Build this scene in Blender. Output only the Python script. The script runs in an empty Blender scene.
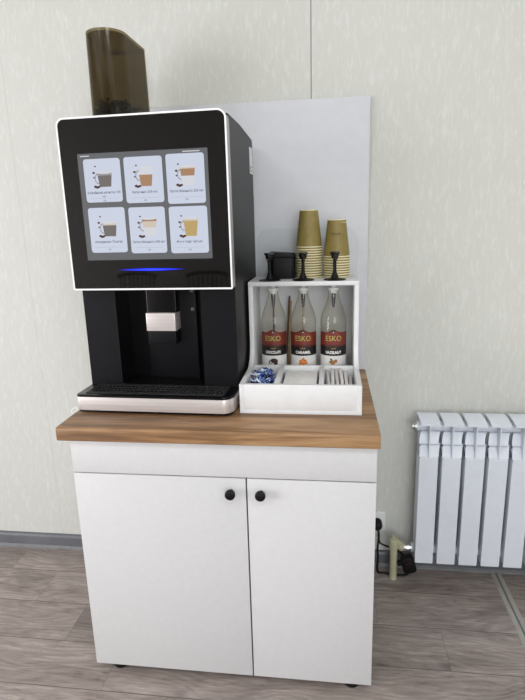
import bpy, bmesh, math, random
from mathutils import Vector, Matrix
random.seed(7)
PI = math.pi
S = bpy.context.scene
C = S.collection
H = 0.795            # counter top height above the floor

# ------------------------------------------------------------------ helpers
def lin(c):
    return tuple(((v/255)/12.92 if v/255 <= .04045 else ((v/255+.055)/1.055)**2.4) for v in c) + (1,)

class NB:
    def __init__(s, name):
        s.m = bpy.data.materials.new(name); s.m.use_nodes = True
        s.t = s.m.node_tree; s.n = s.t.nodes; s.l = s.t.links
        s.b = s.n.get('Principled BSDF'); s.out = s.n.get('Material Output')
    def add(s, typ, **k):
        n = s.n.new(typ)
        for a, v in k.items(): setattr(n, a, v)
        return n
    def link(s, a, b): s.l.new(a, b)
    def math(s, op, a, b=None):
        n = s.n.new('ShaderNodeMath'); n.operation = op
        for i, v in enumerate((a, b)):
            if v is None: continue
            if isinstance(v, (int, float)): n.inputs[i].default_value = v
            else: s.link(v, n.inputs[i])
        return n.outputs[0]
    def ramp(s, fac, stops, interp='LINEAR'):
        n = s.n.new('ShaderNodeValToRGB'); e = n.color_ramp; e.interpolation = interp
        while len(e.elements) < len(stops): e.elements.new(.5)
        for el, (p, c) in zip(e.elements, stops):
            el.position = p; el.color = lin(c)
        s.link(fac, n.inputs[0]); return n.outputs[0]
    def noise(s, vec, scale, detail=3, rough=.5, dist=0):
        n = s.n.new('ShaderNodeTexNoise'); n.inputs['Scale'].default_value = scale
        n.inputs['Detail'].default_value = detail; n.inputs['Roughness'].default_value = rough
        n.inputs['Distortion'].default_value = dist
        s.link(vec, n.inputs['Vector']); return n.outputs[0]
    def map(s, vec, scale=(1,1,1), loc=(0,0,0)):
        n = s.n.new('ShaderNodeMapping'); n.inputs['Scale'].default_value = scale; n.inputs['Location'].default_value = loc
        s.link(vec, n.inputs['Vector']); return n.outputs[0]
    def obj(s): return s.n.new('ShaderNodeTexCoord').outputs['Object']
    def mix(s, fac, a, b, blend='MIX'):
        n = s.n.new('ShaderNodeMix'); n.data_type = 'RGBA'; n.blend_type = blend
        for i, v in ((0, fac), (6, a), (7, b)):
            if isinstance(v, (int, float, tuple)): n.inputs[i].default_value = v
            else: s.link(v, n.inputs[i])
        return n.outputs[2]
    def bump(s, h, strength=.3, dist=.002):
        n = s.n.new('ShaderNodeBump'); n.inputs['Strength'].default_value = strength; n.inputs['Distance'].default_value = dist
        s.link(h, n.inputs['Height']); s.link(n.outputs[0], s.b.inputs['Normal'])

def plain(name, c, rough=.5, metal=0., spec=.5, coat=0., var=.04, vscale=30, bump=0.):
    """simple procedural surface: slight noise variation of one colour"""
    b = NB(name); p = b.b
    f = b.noise(b.obj(), vscale, 3)
    lo = tuple(max(0, v*(1-var)) for v in c); hi = tuple(min(255, v*(1+var)) for v in c)
    b.link(b.ramp(f, [(.3, lo), (.7, hi)]), p.inputs['Base Color'])
    p.inputs['Roughness'].default_value = rough; p.inputs['Metallic'].default_value = metal
    p.inputs['Specular IOR Level'].default_value = spec; p.inputs['Coat Weight'].default_value = coat
    p.inputs['Coat Roughness'].default_value = .05
    if bump: b.bump(b.noise(b.obj(), vscale*8, 2), bump, .0005)
    return b.m

def emis(name, c, strength=1., rough=.1, gloss=True):
    b = NB(name); p = b.b
    p.inputs['Base Color'].default_value = lin((12, 12, 14))
    p.inputs['Emission Color'].default_value = lin(c); p.inputs['Emission Strength'].default_value = strength
    p.inputs['Roughness'].default_value = rough
    return b.m

def thin_glass(name, tint, refl=.06, rough=.03, edge=.5):
    b = NB(name)
    tr = b.add('ShaderNodeBsdfTransparent'); gl = b.add('ShaderNodeBsdfGlossy')
    gl.inputs['Roughness'].default_value = rough
    lw = b.add('ShaderNodeLayerWeight'); lw.inputs[0].default_value = .35
    f = b.math('POWER', lw.outputs['Facing'], 2.5)
    col = b.mix(f, lin(tint), tuple(v*edge for v in lin(tint)[:3]) + (1,))
    b.link(col, tr.inputs[0])
    fac = b.math('MINIMUM', b.math('ADD', b.math('MULTIPLY', f, .35), refl), 1.)
    mx = b.add('ShaderNodeMixShader')
    b.link(fac, mx.inputs[0]); b.link(tr.outputs[0], mx.inputs[1]); b.link(gl.outputs[0], mx.inputs[2])
    b.link(mx.outputs[0], b.out.inputs[0]); b.n.remove(b.b)
    return b.m

def tag(o, label=None, cat=None, group=None, kind=None):
    if label: o['label'] = label
    if cat: o['category'] = cat
    if group: o['group'] = group
    if kind: o['kind'] = kind
    return o

def empty(name, loc=(0, 0, 0), rz=0, **k):
    o = bpy.data.objects.new(name, None); C.objects.link(o)
    o.location = loc; o.rotation_euler = (0, 0, rz); o.empty_display_size = .05
    return tag(o, **k)

def build(name, bm, mats, parent=None, smooth=35, loc=None):
    if not isinstance(mats, (list, tuple)): mats = [mats]
    bmesh.ops.remove_doubles(bm, verts=bm.verts, dist=1e-6)
    bmesh.ops.recalc_face_normals(bm, faces=bm.faces)
    me = bpy.data.meshes.new(name); bm.to_mesh(me); bm.free()
    for m in mats: me.materials.append(m)
    if smooth:
        me.shade_smooth()
        me.set_sharp_from_angle(angle=math.radians(smooth))
    o = bpy.data.objects.new(name, me); C.objects.link(o)
    if parent: o.parent = parent
    if loc: o.location = loc
    return o

def B(): return bmesh.new()

def box(bm, x0, x1, y0, y1, z0, z1, bev=0., mat=0, seg=2):
    t = bmesh.new(); bmesh.ops.create_cube(t, size=1)
    for v in t.verts:
        v.co = Vector(((x0+x1)/2 + v.co.x*(x1-x0), (y0+y1)/2 + v.co.y*(y1-y0), (z0+z1)/2 + v.co.z*(z1-z0)))
    if bev: bmesh.ops.bevel(t, geom=list(t.edges), offset=bev, segments=seg, affect='EDGES', profile=.5)
    merge(bm, t, mat)

def merge(bm, t, mat=None, M=None):
    if M is not None: bmesh.ops.transform(t, matrix=M, verts=t.verts)
    vm = {v: bm.verts.new(v.co) for v in t.verts}
    for f in t.faces:
        try: nf = bm.faces.new([vm[v] for v in f.verts])
        except ValueError: continue
        nf.material_index = f.material_index if mat is None else mat
    t.free()

def prism(bm, pts, axis, a, b, mat=0, bev=0.):
    """2-D outline extruded along an axis from a to b; pts are the two other coordinates in order"""
    def P(p, w):
        return {'x': (w, p[0], p[1]), 'y': (p[0], w, p[1]), 'z': (p[0], p[1], w)}[axis]
    t = bmesh.new()
    A = [t.verts.new(P(p, a)) for p in pts]; D = [t.verts.new(P(p, b)) for p in pts]
    n = len(pts)
    f1 = t.faces.new(A); f2 = t.faces.new(D[::-1])
    for i in range(n): t.faces.new((A[i], D[i], D[(i+1) % n], A[(i+1) % n]))
    bmesh.ops.recalc_face_normals(t, faces=t.faces)
    if bev:
        es = [e for e in t.edges if e in f1.edges[:] or e in f2.edges[:]]
        bmesh.ops.bevel(t, geom=es, offset=bev, segments=2, affect='EDGES', profile=.5)
    merge(bm, t, mat)

def rrect(x0, x1, z0, z1, r, n=6):
    """rounded rectangle, r = one radius or (bl, br, tr, tl)"""
    if not isinstance(r, tuple): r = (r,)*4
    out = []
    for (cx, cz, rr, a0) in ((x0+r[0], z0+r[0], r[0], PI), (x1-r[1], z0+r[1], r[1], 1.5*PI),
                             (x1-r[2], z1-r[2], r[2], 0), (x0+r[3], z1-r[3], r[3], .5*PI)):
        for i in range(n+1):
            a = a0 + .5*PI*i/n; out.append((cx+rr*math.cos(a), cz+rr*math.sin(a)))
    return out

def frame_ring(bm, outer, inner, axis_y0, y1, mat=0):
    n = len(outer)
    def V(pts, y): return [bm.verts.new((p[0], y, p[1])) for p in pts]
    a, b, c, d = V(outer, axis_y0), V(inner, axis_y0), V(outer, y1), V(inner, y1)
    for i in range(n):
        j = (i+1) % n
        for q in ((a[i], a[j], b[j], b[i]), (c[i], d[i], d[j], c[j]), (a[i], c[i], c[j], a[j]), (b[i], b[j], d[j], d[i])):
            bm.faces.new(q).material_index = mat

def lathe(bm, prof, c=(0, 0, 0), seg=32, mat=0, M=None, sx=1, sy=1):
    t = bmesh.new(); rings = []
    for (r, z) in prof:
        if r < 1e-6: rings.append([t.verts.new((0, 0, z))])
        else: rings.append([t.verts.new((r*sx*math.cos(2*PI*i/seg), r*sy*math.sin(2*PI*i/seg), z)) for i in range(seg)])
    for k in range(len(rings)-1):
        a, b = rings[k], rings[k+1]
        for i in range(seg):
            j = (i+1) % seg
            if len(a) == 1 and len(b) == 1: continue
            if len(a) == 1: t.faces.new((a[0], b[i], b[j]))
            elif len(b) == 1: t.faces.new((a[i], a[j], b[0]))
            else: t.faces.new((a[i], a[j], b[j], b[i]))
    MM = Matrix.Translation(c) @ (M if M is not None else Matrix())
    merge(bm, t, mat, MM)

def tube(bm, pts, r, seg=12, mat=0, smooth_n=0):
    P = [Vector(p) for p in pts]
    if smooth_n:
        Q = []
        for i in range(len(P)-1):
            p0, p1, p2, p3 = P[max(i-1, 0)], P[i], P[i+1], P[min(i+2, len(P)-1)]
            for k in range(smooth_n):
                t = k/smooth_n
                Q.append(.5*((2*p1)+(p2-p0)*t+(2*p0-5*p1+4*p2-p3)*t*t+(3*p1-p0-3*p2+p3)*t**3))
        Q.append(P[-1]); P = Q
    rad = r if isinstance(r, (list, tuple)) else [r]*len(P)
    up = Vector((0, 0, 1)); rings = []
    prev = None
    for i, p in enumerate(P):
        d = (P[min(i+1, len(P)-1)]-P[max(i-1, 0)]).normalized()
        if prev is None:
            u = d.cross(up)
            if u.length < .1: u = d.cross(Vector((1, 0, 0)))
            u.normalize()
        else:
            u = (prev-d*prev.dot(d)).normalized()
        prev = u; w = d.cross(u)
        rings.append([bm.verts.new(p+(u*math.cos(2*PI*k/seg)+w*math.sin(2*PI*k/seg))*rad[i]) for k in range(seg)])
    for a, b in zip(rings, rings[1:]):
        for k in range(seg):
            bm.faces.new((a[k], a[(k+1) % seg], b[(k+1) % seg], b[k])).material_index = mat
    bm.faces.new(rings[0]).material_index = mat; bm.faces.new(rings[-1][::-1]).material_index = mat

def text_into(bm, s, size, fn, mat=0, maxw=None, bold=0., cuts=0):
    """flat lettering, centred at 0,0, mapped into place by fn(x, y) -> point"""
    cu = bpy.data.curves.new('t', 'FONT'); cu.body = s; cu.size = size
    cu.align_x = 'CENTER'; cu.align_y = 'CENTER'; cu.offset = bold; cu.resolution_u = 3
    o = bpy.data.objects.new('t', cu); C.objects.link(o)
    dg = bpy.context.evaluated_depsgraph_get(); dg.update()
    me = bpy.data.meshes.new_from_object(o.evaluated_get(dg))
    t = bmesh.new(); t.from_mesh(me)
    if t.verts:
        w = max(v.co.x for v in t.verts)-min(v.co.x for v in t.verts)
        k = min(1, maxw/w) if maxw and w > 0 else 1
        for v in t.verts: v.co.x *= k
        if cuts: 
            bmesh.ops.triangulate(t, faces=t.faces)
        for v in t.verts: v.co = Vector(fn(v.co.x, v.co.y))
        merge(bm, t, mat)
    bpy.data.objects.remove(o); bpy.data.curves.remove(cu); bpy.data.meshes.remove(me)

def poly(bm, pts, mat=0):
    f = bm.faces.new([bm.verts.new(p) for p in pts]); f.material_index = mat; return f

# ------------------------------------------------------------------ materials
def wallpaper():
    b = NB('wallpaper'); o = b.obj()
    n1 = b.noise(b.map(o, (110, 110, 26)), 1, 4, .55, .6)
    n2 = b.noise(b.map(o, (40, 40, 10)), 1, 2, .5, .4)
    h = b.math('ADD', b.math('POWER', n1, 3), b.math('MULTIPLY', n2, .35))
    ridge = b.ramp(n1, [(.50, (0, 0, 0)), (.72, (255, 255, 255))])
    col = b.mix(ridge, lin((203, 204, 199)), lin((213, 214, 210)))
    # panel joints: thin grey lines every 1.06 m
    sx = b.add('ShaderNodeSeparateXYZ'); b.link(o, sx.inputs[0])
    fr = b.math('ABSOLUTE', b.math('SUBTRACT', b.math('FRACT', b.math('DIVIDE', b.math('ADD', sx.outputs[0], 10.53+.9165), 1.053)), .5))
    j = b.math('LESS_THAN', fr, .0019)
    j = b.math('MULTIPLY', j, b.math('ADD', b.math('MULTIPLY', b.math('GREATER_THAN', sx.outputs[0], 0.), .85), .15))
    b.link(b.mix(j, col, lin((140, 141, 143))), b.b.inputs['Base Color'])
    b.b.inputs['Roughness'].default_value = .55; b.b.inputs['Specular IOR Level'].default_value = .35
    b.bump(h, .5, .002)
    return b.m

def floor_mat():
    b = NB('floor_planks'); o = b.obj()
    s = b.add('ShaderNodeSeparateXYZ'); b.link(o, s.inputs[0]); X, Y = s.outputs[0], s.outputs[1]
    ry = b.math('DIVIDE', b.math('ADD', Y, .052+.168*40), .168); row = b.math('FLOOR', ry); fy = b.math('FRACT', ry)
    # staggered joints, moved row by row
    off = b.math('FRACT', b.math('ADD', b.math('MULTIPLY', row, .163), .337))
    rx = b.math('ADD', b.math('DIVIDE', b.math('ADD', X, 9.87), 1.22), off); pl = b.math('FLOOR', rx); fx = b.math('FRACT', rx)
    cmb = b.add('ShaderNodeCombineXYZ'); b.link(row, cmb.inputs[0]); b.link(pl, cmb.inputs[1])
    wn = b.add('ShaderNodeTexWhiteNoise', noise_dimensions='2D'); b.link(cmb.outputs[0], wn.inputs['Vector'])
    rnd = wn.outputs['Value']
    c2 = b.add('ShaderNodeCombineXYZ'); b.link(X, c2.inputs[0]); b.link(Y, c2.inputs[1]); b.link(b.math('MULTIPLY', rnd, 37.), c2.inputs[2])
    g = c2.outputs[0]
    warp = b.noise(b.map(g, (1.3, 4, 1)), 1.5, 3, .45, .3)
    gx = b.math('ADD', b.math('MULTIPLY', Y, 42.), b.math('MULTIPLY', warp, 15.))
    ring = b.math('POWER', b.math('MULTIPLY', b.math('ABSOLUTE', b.math('SUBTRACT', b.math('FRACT', gx), .5)), 2.), .6)
    fine = b.noise(b.map(g, (14, 150, 1)), 1, 6, .75, .5)
    mid = b.noise(b.map(g, (2.6, 16, 1)), 1, 6, .68, 1.0)
    blot = b.noise(b.map(g, (3., 7, 1)), 1, 3, .5, .8)
    v = b.math('ADD', b.math('MULTIPLY', ring, .09), b.math('ADD', b.math('MULTIPLY', fine, .50), b.math('MULTIPLY', mid, .42)))
    col = b.ramp(v, [(.34, (92, 83, 80)), (.43, (132, 122, 117)), (.54, (154, 144, 139)), (.65, (182, 172, 167))])
    col = b.mix(b.math('MULTIPLY', b.math('SUBTRACT', b.math('MAXIMUM', blot, .56), .56), 3.2), col, lin((78, 66, 62)))
    tone = b.ramp(rnd, [(0, (232, 230, 229)), (1, (255, 253, 252))])
    col = b.mix(1., col, tone, 'MULTIPLY')
    seam = b.math('MAXIMUM', b.math('LESS_THAN', fy, .017), b.math('MULTIPLY', b.math('LESS_THAN', fx, .0017), .5))
    b.link(b.mix(b.math('MULTIPLY', seam, .75), col, lin((66, 58, 54))), b.b.inputs['Base Color'])
    b.b.inputs['Roughness'].default_value = .42; b.b.inputs['Specular IOR Level'].default_value = .6
    b.bump(b.math('SUBTRACT', fine, b.math('MULTIPLY', seam, 2)), .15, .001)
    return b.m

def wood_mat():
    b = NB('walnut_laminate'); o = b.obj()
    s = b.add('ShaderNodeSeparateXYZ'); b.link(o, s.inputs[0])
    c = b.add('ShaderNodeCombineXYZ'); b.link(s.outputs[0], c.inputs[0])
    # front edge continues the grain of the top: use y - z
    b.link(b.math('SUBTRACT', s.outputs[1], s.outputs[2]), c.inputs[1])
    g = c.outputs[0]
    warp = b.noise(b.map(g, (2.0, 9, 1)), 1, 3, .5, .5)
    fine = b.noise(b.map(g, (7, 260, 1)), 1, 4, .6)
    band = b.noise(b.map(g, (1.4, 15, 1), (3.1, .7, 0)), 1, 4, .6, .9)
    dark = b.noise(b.map(g, (2.6, 30, 1), (8.1, 4.7, 0)), 1, 3, .5, .6)
    v = b.math('ADD', b.math('MULTIPLY', band, .62), b.math('ADD', b.math('MULTIPLY', fine, .22), b.math('MULTIPLY', warp, .16)))
    col = b.ramp(v, [(.36, (88, 62, 42)), (.45, (128, 96, 66)), (.53, (158, 122, 86)), (.64, (182, 148, 110))])
    k = b.math('MULTIPLY', b.math('SUBTRACT', b.math('MAXIMUM', dark, .57), .57), 4.)
    b.link(b.mix(k, col, lin((84, 56, 38))), b.b.inputs['Base Color'])
    b.b.inputs['Roughness'].default_value = .42; b.b.inputs['Specular IOR Level'].default_value = .4
    b.bump(fine, .08, .0005)
    return b.m

def steel_mat():
    b = NB('brushed_steel'); o = b.obj()
    f = b.noise(b.map(o, (3, 3, 300)), 1, 3, .5)
    b.link(b.ramp(f, [(.3, (206, 199, 198)), (.7, (222, 216, 215))]), b.b.inputs['Base Color'])
    b.b.inputs['Metallic'].default_value = .45; b.b.inputs['Roughness'].default_value = .34
    return b.m

M_wall = wallpaper(); M_floor = floor_mat(); M_wood = wood_mat(); M_steel = steel_mat()
M_ceil = plain('ceiling_paint', (232, 232, 230), .8)
M_roomwall = plain('room_paint', (214, 213, 210), .8)
M_front = plain('far_wall_paint', (150, 146, 142), .8)
M_base = plain('grey_baseboard', (98, 100, 106), .38, var=.05, vscale=12)
M_strip = plain('aluminium_strip', (158, 156, 148), .45)
M_lam = plain('white_laminate', (203, 203, 205), .45, var=.008, vscale=60)
M_board = plain('pale_grey_board', (206, 208, 214), .45, var=.01)
M_edge = plain('edge_band', (170, 172, 174), .5)
M_org = plain('white_organizer', (218, 219, 221), .4, var=.01)
M_edge2 = plain('sensor_grey', (96, 96, 98), .5)
M_dark = plain('dark_gap', (52, 50, 50), .7)
M_black = plain('matte_black', (14, 14, 16), .45, spec=.2, var=.1, bump=.1)
M_body = plain('satin_black_housing', (15, 15, 19), .45, spec=.16, var=.06)
M_bay = plain('bay_black', (9, 9, 11), .3, spec=.25, var=.05)
M_side = plain('charcoal_side_panel', (32, 33, 31), .42, spec=.3, var=.05)
M_gloss = plain('black_gloss', (8, 8, 10), .2, spec=.3, var=.05)
M_glass_black = plain('black_glass', (9, 8, 9), .035, spec=.5, var=.02)
M_trim = plain('white_trim', (238, 238, 240), .35, var=.01)
M_trimside = plain('silver_trim_side', (176, 177, 176), .35, metal=.3, var=.02)
M_rad = plain('white_enamel', (221, 227, 237), .36, var=.01)
M_pipe = plain('beige_plastic_pipe', (172, 170, 142), .5)
M_chrome = plain('chrome', (190, 190, 190), .32, metal=.9)
M_jet = plain('jet_black', (8, 8, 12), .5, spec=.25)
M_cable = plain('black_rubber', (8, 8, 9), .5, spec=.25)
M_socket = plain('white_plastic', (226, 228, 228), .4)
M_bean = plain('roasted_beans', (40, 26, 18), .45, var=.35, vscale=120)
M_kraft = plain('olive_kraft', (136, 120, 64), .5, var=.05, vscale=60)
M_cream = plain('cream_paper', (228, 221, 184), .6)
M_print = plain('dark_brown_print', (92, 78, 40), .6)
M_printf = plain('faint_print', (170, 140, 92), .6)
M_smoke = thin_glass('smoked_plastic', (193, 184, 158), .03, .12, .6)
M_clear = thin_glass('clear_glass', (248, 247, 242), .04, .03, .38)
M_acryl = thin_glass('clear_acrylic', (251, 252, 252), .02, .25, .9)
M_paper = plain('white_paper', (236, 235, 232), .6, var=.03, vscale=90, bump=.2)
M_paper2 = plain('ivory_wrapper', (224, 221, 219), .55, var=.05, vscale=90)
M_lred = plain('label_red', (116, 42, 31), .45)
M_lred2 = plain('label_dark_red', (80, 30, 25), .45)
M_lblack = plain('label_black', (20, 15, 14), .45)
M_lwhite = plain('label_white', (226, 224, 222), .45)
M_lyel = plain('label_lettering', (176, 172, 88), .5)
M_lgrn = plain('label_lettering_green', (112, 150, 58), .5)
M_caramel = plain('caramel_print', (206, 120, 48), .5, var=.2, vscale=300)
M_choc = plain('chocolate_print', (48, 24, 22), .5, var=.3, vscale=300)
M_nut = plain('hazelnut_print', (168, 104, 60), .5, var=.2, vscale=300)
M_leaf = plain('leaf_print', (84, 112, 58), .5)
M_stickd = plain('dark_wood_stick', (76, 56, 42), .6, var=.15)
M_stickl = plain('light_wood_stick', (170, 142, 104), .6, var=.15)
M_tin = plain('dull_steel_tube', (96, 96, 102), .35, metal=.7)
M_straw = plain('plum_plastic_tube', (70, 52, 62), .4)

def candy_mat():
    b = NB('candy_wrapper'); o = b.obj()
    f = b.noise(b.map(o, (75, 75, 75)), 1, 2, .5, 1.2)
    b.link(b.ramp(f, [(.40, (18, 52, 122)), (.50, (32, 84, 164)), (.56, (210, 218, 230)), (.8, (236, 238, 244))]), b.b.inputs['Base Color'])
    b.b.inputs['Roughness'].default_value = .25
    return b.m
M_candy = candy_mat()

# ------------------------------------------------------------------ room shell
X0, X1, Y0, Y1, ZC = -2.9, 2.6, -3.6, .612, 2.75
bm = B(); box(bm, X0-.1, X1+.1, Y0-.1, Y1+.1, -.06, 0); tag(build('floor', bm, M_floor, smooth=0), kind='structure')
bm = B(); box(bm, X0-.1, X1+.1, Y0-.1, Y1+.1, ZC, ZC+.06); tag(build('ceiling', bm, M_ceil, smooth=0), kind='structure')
bm = B(); box(bm, X0-.1, X1+.1, Y1, Y1+.1, 0, ZC); tag(build('wall_back', bm, M_wall, smooth=0), kind='structure')
bm = B(); box(bm, X1, X1+.1, Y0, Y1, 0, ZC); tag(build('wall_right', bm, M_roomwall, smooth=0), kind='structure')
FX0, FX1, FZ0, FZ1 = .75, 2.35, .55, 2.35  # opening for an unseen window added behind the camera
bm = B()
box(bm, X0-.1, FX0, Y0-.1, Y0, 0, ZC); box(bm, FX1, X1+.1, Y0-.1, Y0, 0, ZC)
box(bm, FX0, FX1, Y0-.1, Y0, 0, FZ0); box(bm, FX0, FX1, Y0-.1, Y0, FZ1, ZC)
tag(build('wall_front', bm, M_front, smooth=0), kind='structure')
# left wall with the window opening that lights the room
WY0, WY1, WZ0, WZ1 = -3.3, -.95, .30, 2.15
bm = B()
box(bm, X0-.1, X0, Y0, WY0, 0, ZC); box(bm, X0-.1, X0, WY1, Y1, 0, ZC)
box(bm, X0-.1, X0, WY0, WY1, 0, WZ0); box(bm, X0-.1, X0, WY0, WY1, WZ1, ZC)
tag(build('wall_left', bm, M_roomwall, smooth=0), kind='structure')
bm = B()
for (a, c, d, e) in ((WY0, WY1, WZ0, WZ0+.05), (WY0, WY1, WZ1-.05, WZ1)): box(bm, X0-.08, X0-.02, a, c, d, e)
for y in (WY0, (WY0+WY1)/2-.03, WY1-.06): box(bm, X0-.08, X0-.02, y, y+.06, WZ0, WZ1)
tag(build('window_1', bm, M_trim, smooth=0), kind='structure')

bm = B()
for (a, c, d, e) in ((FX0, FX1, FZ0, FZ0+.05), (FX0, FX1, FZ1-.05, FZ1), (FX0, FX0+.05, FZ0, FZ1), (FX1-.05, FX1, FZ0, FZ1)): box(bm, a, c, Y0-.08, Y0-.02, d, e)
tag(build('added_window', bm, M_trim, smooth=0), kind='structure')  # added window frame, there to light the radiator and cabinet right

# baseboard with a rounded top and a pale bottom lip
prof = [(Y1, 0), (Y1-.024, 0), (Y1-.024, .007), (Y1-.016, .012), (Y1-.014, .045), (Y1-.011, .056), (Y1-.005, .060), (Y1, .060)]
bm = B(); prism(bm, prof, 'x', X0, X1)
bo = tag(build('baseboard_back', bm, [M_base, plain('baseboard_lip', (128, 130, 133), .4)], smooth=50), kind='structure')
for f in bo.data.polygons:
    if f.center.z < .0125 and f.center.y < Y1-.012: f.material_index = 1
# aluminium transition strip running away from the wall
bm = B()
prism(bm, [(1.330, 0), (1.334, .003), (1.342, .0045), (1.3463, .0022), (1.3527, .0022), (1.357, .0045), (1.365, .003), (1.369, 0)], 'y', -1.2, .588)
tr = tag(build('trim_1', bm, [M_strip, M_base], smooth=0), kind='structure')
for f in tr.data.polygons:
    if 1.3462 < f.center.x < 1.3528 and f.normal.z > .9: f.material_index = 1

# ------------------------------------------------------------------ cabinet
CX0, CX1, CF = .026, .844, .0186
cab = empty('cabinet', (0, 0, 0), label='white two-door base cabinet under the wood-look worktop', cat='cabinet')
zt = H-.0376
bm = B()
box(bm, CX0, CX0+.016, CF+.018, .575, .025, zt-.0003); box(bm, CX1-.016, CX1, CF+.018, .575, .025, zt-.0003)
box(bm, CX0+.016, CX1-.016, CF+.018, .575, .025, .041); box(bm, CX0+.016, CX1-.016, .571, .575, .041, zt-.0003)
box(bm, CX0+.016, CX1-.016, CF+.018, .12, zt-.0163, zt-.0003)
build('body', bm, M_lam, cab, smooth=0)
bm = B(); box(bm, CX0, CX1, CF, CF+.0165, H-.1360, zt-.002, .0008); build('top_panel', bm, M_lam, cab)
def door(x0, x1, kx):
    bm = B(); box(bm, x0, x1, CF, CF+.0165, .0265, H-.1393, .0010)
    d = build('door', bm, M_lam, cab)
    bm = B()
    R = Matrix.Rotation(PI/2, 4, 'X')
    lathe(bm, [(0, 0), (.0058, 0), (.0055, .009), (.0075, .012), (.0132, .0155), (.0142, .020), (.0135, .0245), (.009, .027), (0, .0275)], (kx, CF, H-.1765), 28, 0, R)
    k = build('knob', bm, M_jet, d); k['label'] = 'black round knob'
door(CX0, .5048, .4660); door(.5088, CX1, .5460)
for (fx, fy) in ((.090, .052), (.790, .052), (.09, .54), (.79, .54)):
    bm = B(); lathe(bm, [(0, 0), (.021, 0), (.023, .004), (.021, .011), (.013, .014), (.013, .025), (0, .025)], (fx, fy, 0), 24)
    build('foot', bm, M_cable, cab)['label'] = 'black plastic foot'

# worktop with rounded long edge
bm = B()
T = .0376; r = .007
pf = [(.602, H-T), (.602, H)]
for i in range(6):
    a = PI/2+PI/2*i/5; pf.append((r+r*math.cos(a), H-r+r*math.sin(a)))
for i in range(5):
    a = PI+PI/2*i/4; pf.append((.004+.004*math.cos(a), H-T+.004+.004*math.sin(a)))
prism(bm, pf, 'x', 0, .85, bev=.0006)
tag(build('worktop', bm, M_wood, smooth=40), 'walnut-look laminate worktop lying across the white cabinet', 'worktop')

# back board
bm = B()
box(bm, 0, .850, .5945, .6015, H+.0005, H+.8975, .0006)
o = build('backsplash_board', bm, [M_board, M_edge]); tag(o, 'pale grey board standing upright behind the coffee machine against the wall', 'board')

# ------------------------------------------------------------------ coffee machine
mc = empty('coffee_machine', (.0098, .1673, H), -.0276, label='black coffee machine with white-framed touchscreen on the worktop', cat='coffee machine')
W = .457
# body (housing): pillars, recessed bay, upper block with sloped rear top
bx0, bx1 = -.001, .4525
bm = B()
box(bm, bx0, .098, .049, .403, .012, .345); box(bm, .3515, bx1, .049, .403, .012, .345)
box(bm, .098, .3515, .145, .403, .012, .345); box(bm, .098, .3515, .049, .145, .012, .058)
side = [(.041, .345), (.403, .345), (.403, .768), (.396, .776), (.20, .7895), (.041, .7905)]
prism(bm, side, 'x', bx0, bx1)
o = build('housing', bm, [M_body, M_side, M_bay], mc, smooth=30)
for f in o.data.polygons:
    if abs(f.normal.x) > .9 and (f.center.x > .45 or f.center.x < .001): f.material_index = 1
    elif f.center.z < .3451 and .097 < f.center.x < .353 and f.center.y > .0495: f.material_index = 2
# dark side seam strip between head and housing
bm = B(); box(bm, .160, .3175, .118, .1455, .058, .345, .002)
build('brewing_panel', bm, M_body, mc)['label'] = 'upright dark panel behind the spout'
# head: white frame, silver rim side, black glass
out = rrect(0, W, .345, .7955, (.004, .004, .024, .022), 8)
inn = rrect(.0042, W-.0042, .3495, .7910, (.003, .003, .0195, .0175), 8)
bm = B(); frame_ring(bm, out, inn, 0, .005, 0)
frame_ring(bm, [(x, z) for x, z in rrect(.0012, W-.0012, .3462, .7943, (.004, .004, .023, .021), 8)], inn, .005, .040, 1)
fr = build('screen_frame', bm, [M_trim, M_trimside], mc, smooth=40); fr['label'] = 'white rounded frame with silver side'
bm = B(); prism(bm, rrect(.0042, W-.0042, .3495, .7910, (.003, .003, .0195, .0175), 8), 'y', .0012, .038)
build('front_glass', bm, M_glass_black, mc, smooth=0)['label'] = 'glossy black glass front'
# touch screen
E_bg = emis('screen_background', (112, 114, 117), .75)
E_card = emis('screen_card', (208, 215, 232), .92)
E_txt = emis('screen_text', (92, 96, 118), .7)
E_gl = emis('screen_cup_glass', (176, 172, 176), .75)
E_foam = emis('screen_cup_foam', (226, 212, 196), .8)
E_cof = emis('screen_cup_coffee', (188, 146, 112), .75)
E_grey = emis('screen_cup_grey', (128, 122, 118), .72)
E_milk = emis('screen_cup_milk', (224, 226, 232), .85)
E_yel = emis('screen_cup_yellow', (206, 178, 118), .78)
E_bean = emis('screen_bean', (96, 66, 66), .7)
E_line = emis('screen_line', (176, 182, 200), .8)  # thin divider line across each drink card
mats = [E_bg, E_card, E_txt, E_gl, E_foam, E_cof, E_grey, E_milk, E_yel, E_bean, E_line]
bm = B()
sy = -.0002
prism(bm, rrect(.0520, .4050, .4275, .7045, .002, 2), 'y', .0012, sy, 0)
def flat(pts, mat, y): poly(bm, [(p[0], y, p[1]) for p in pts], mat)
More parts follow.
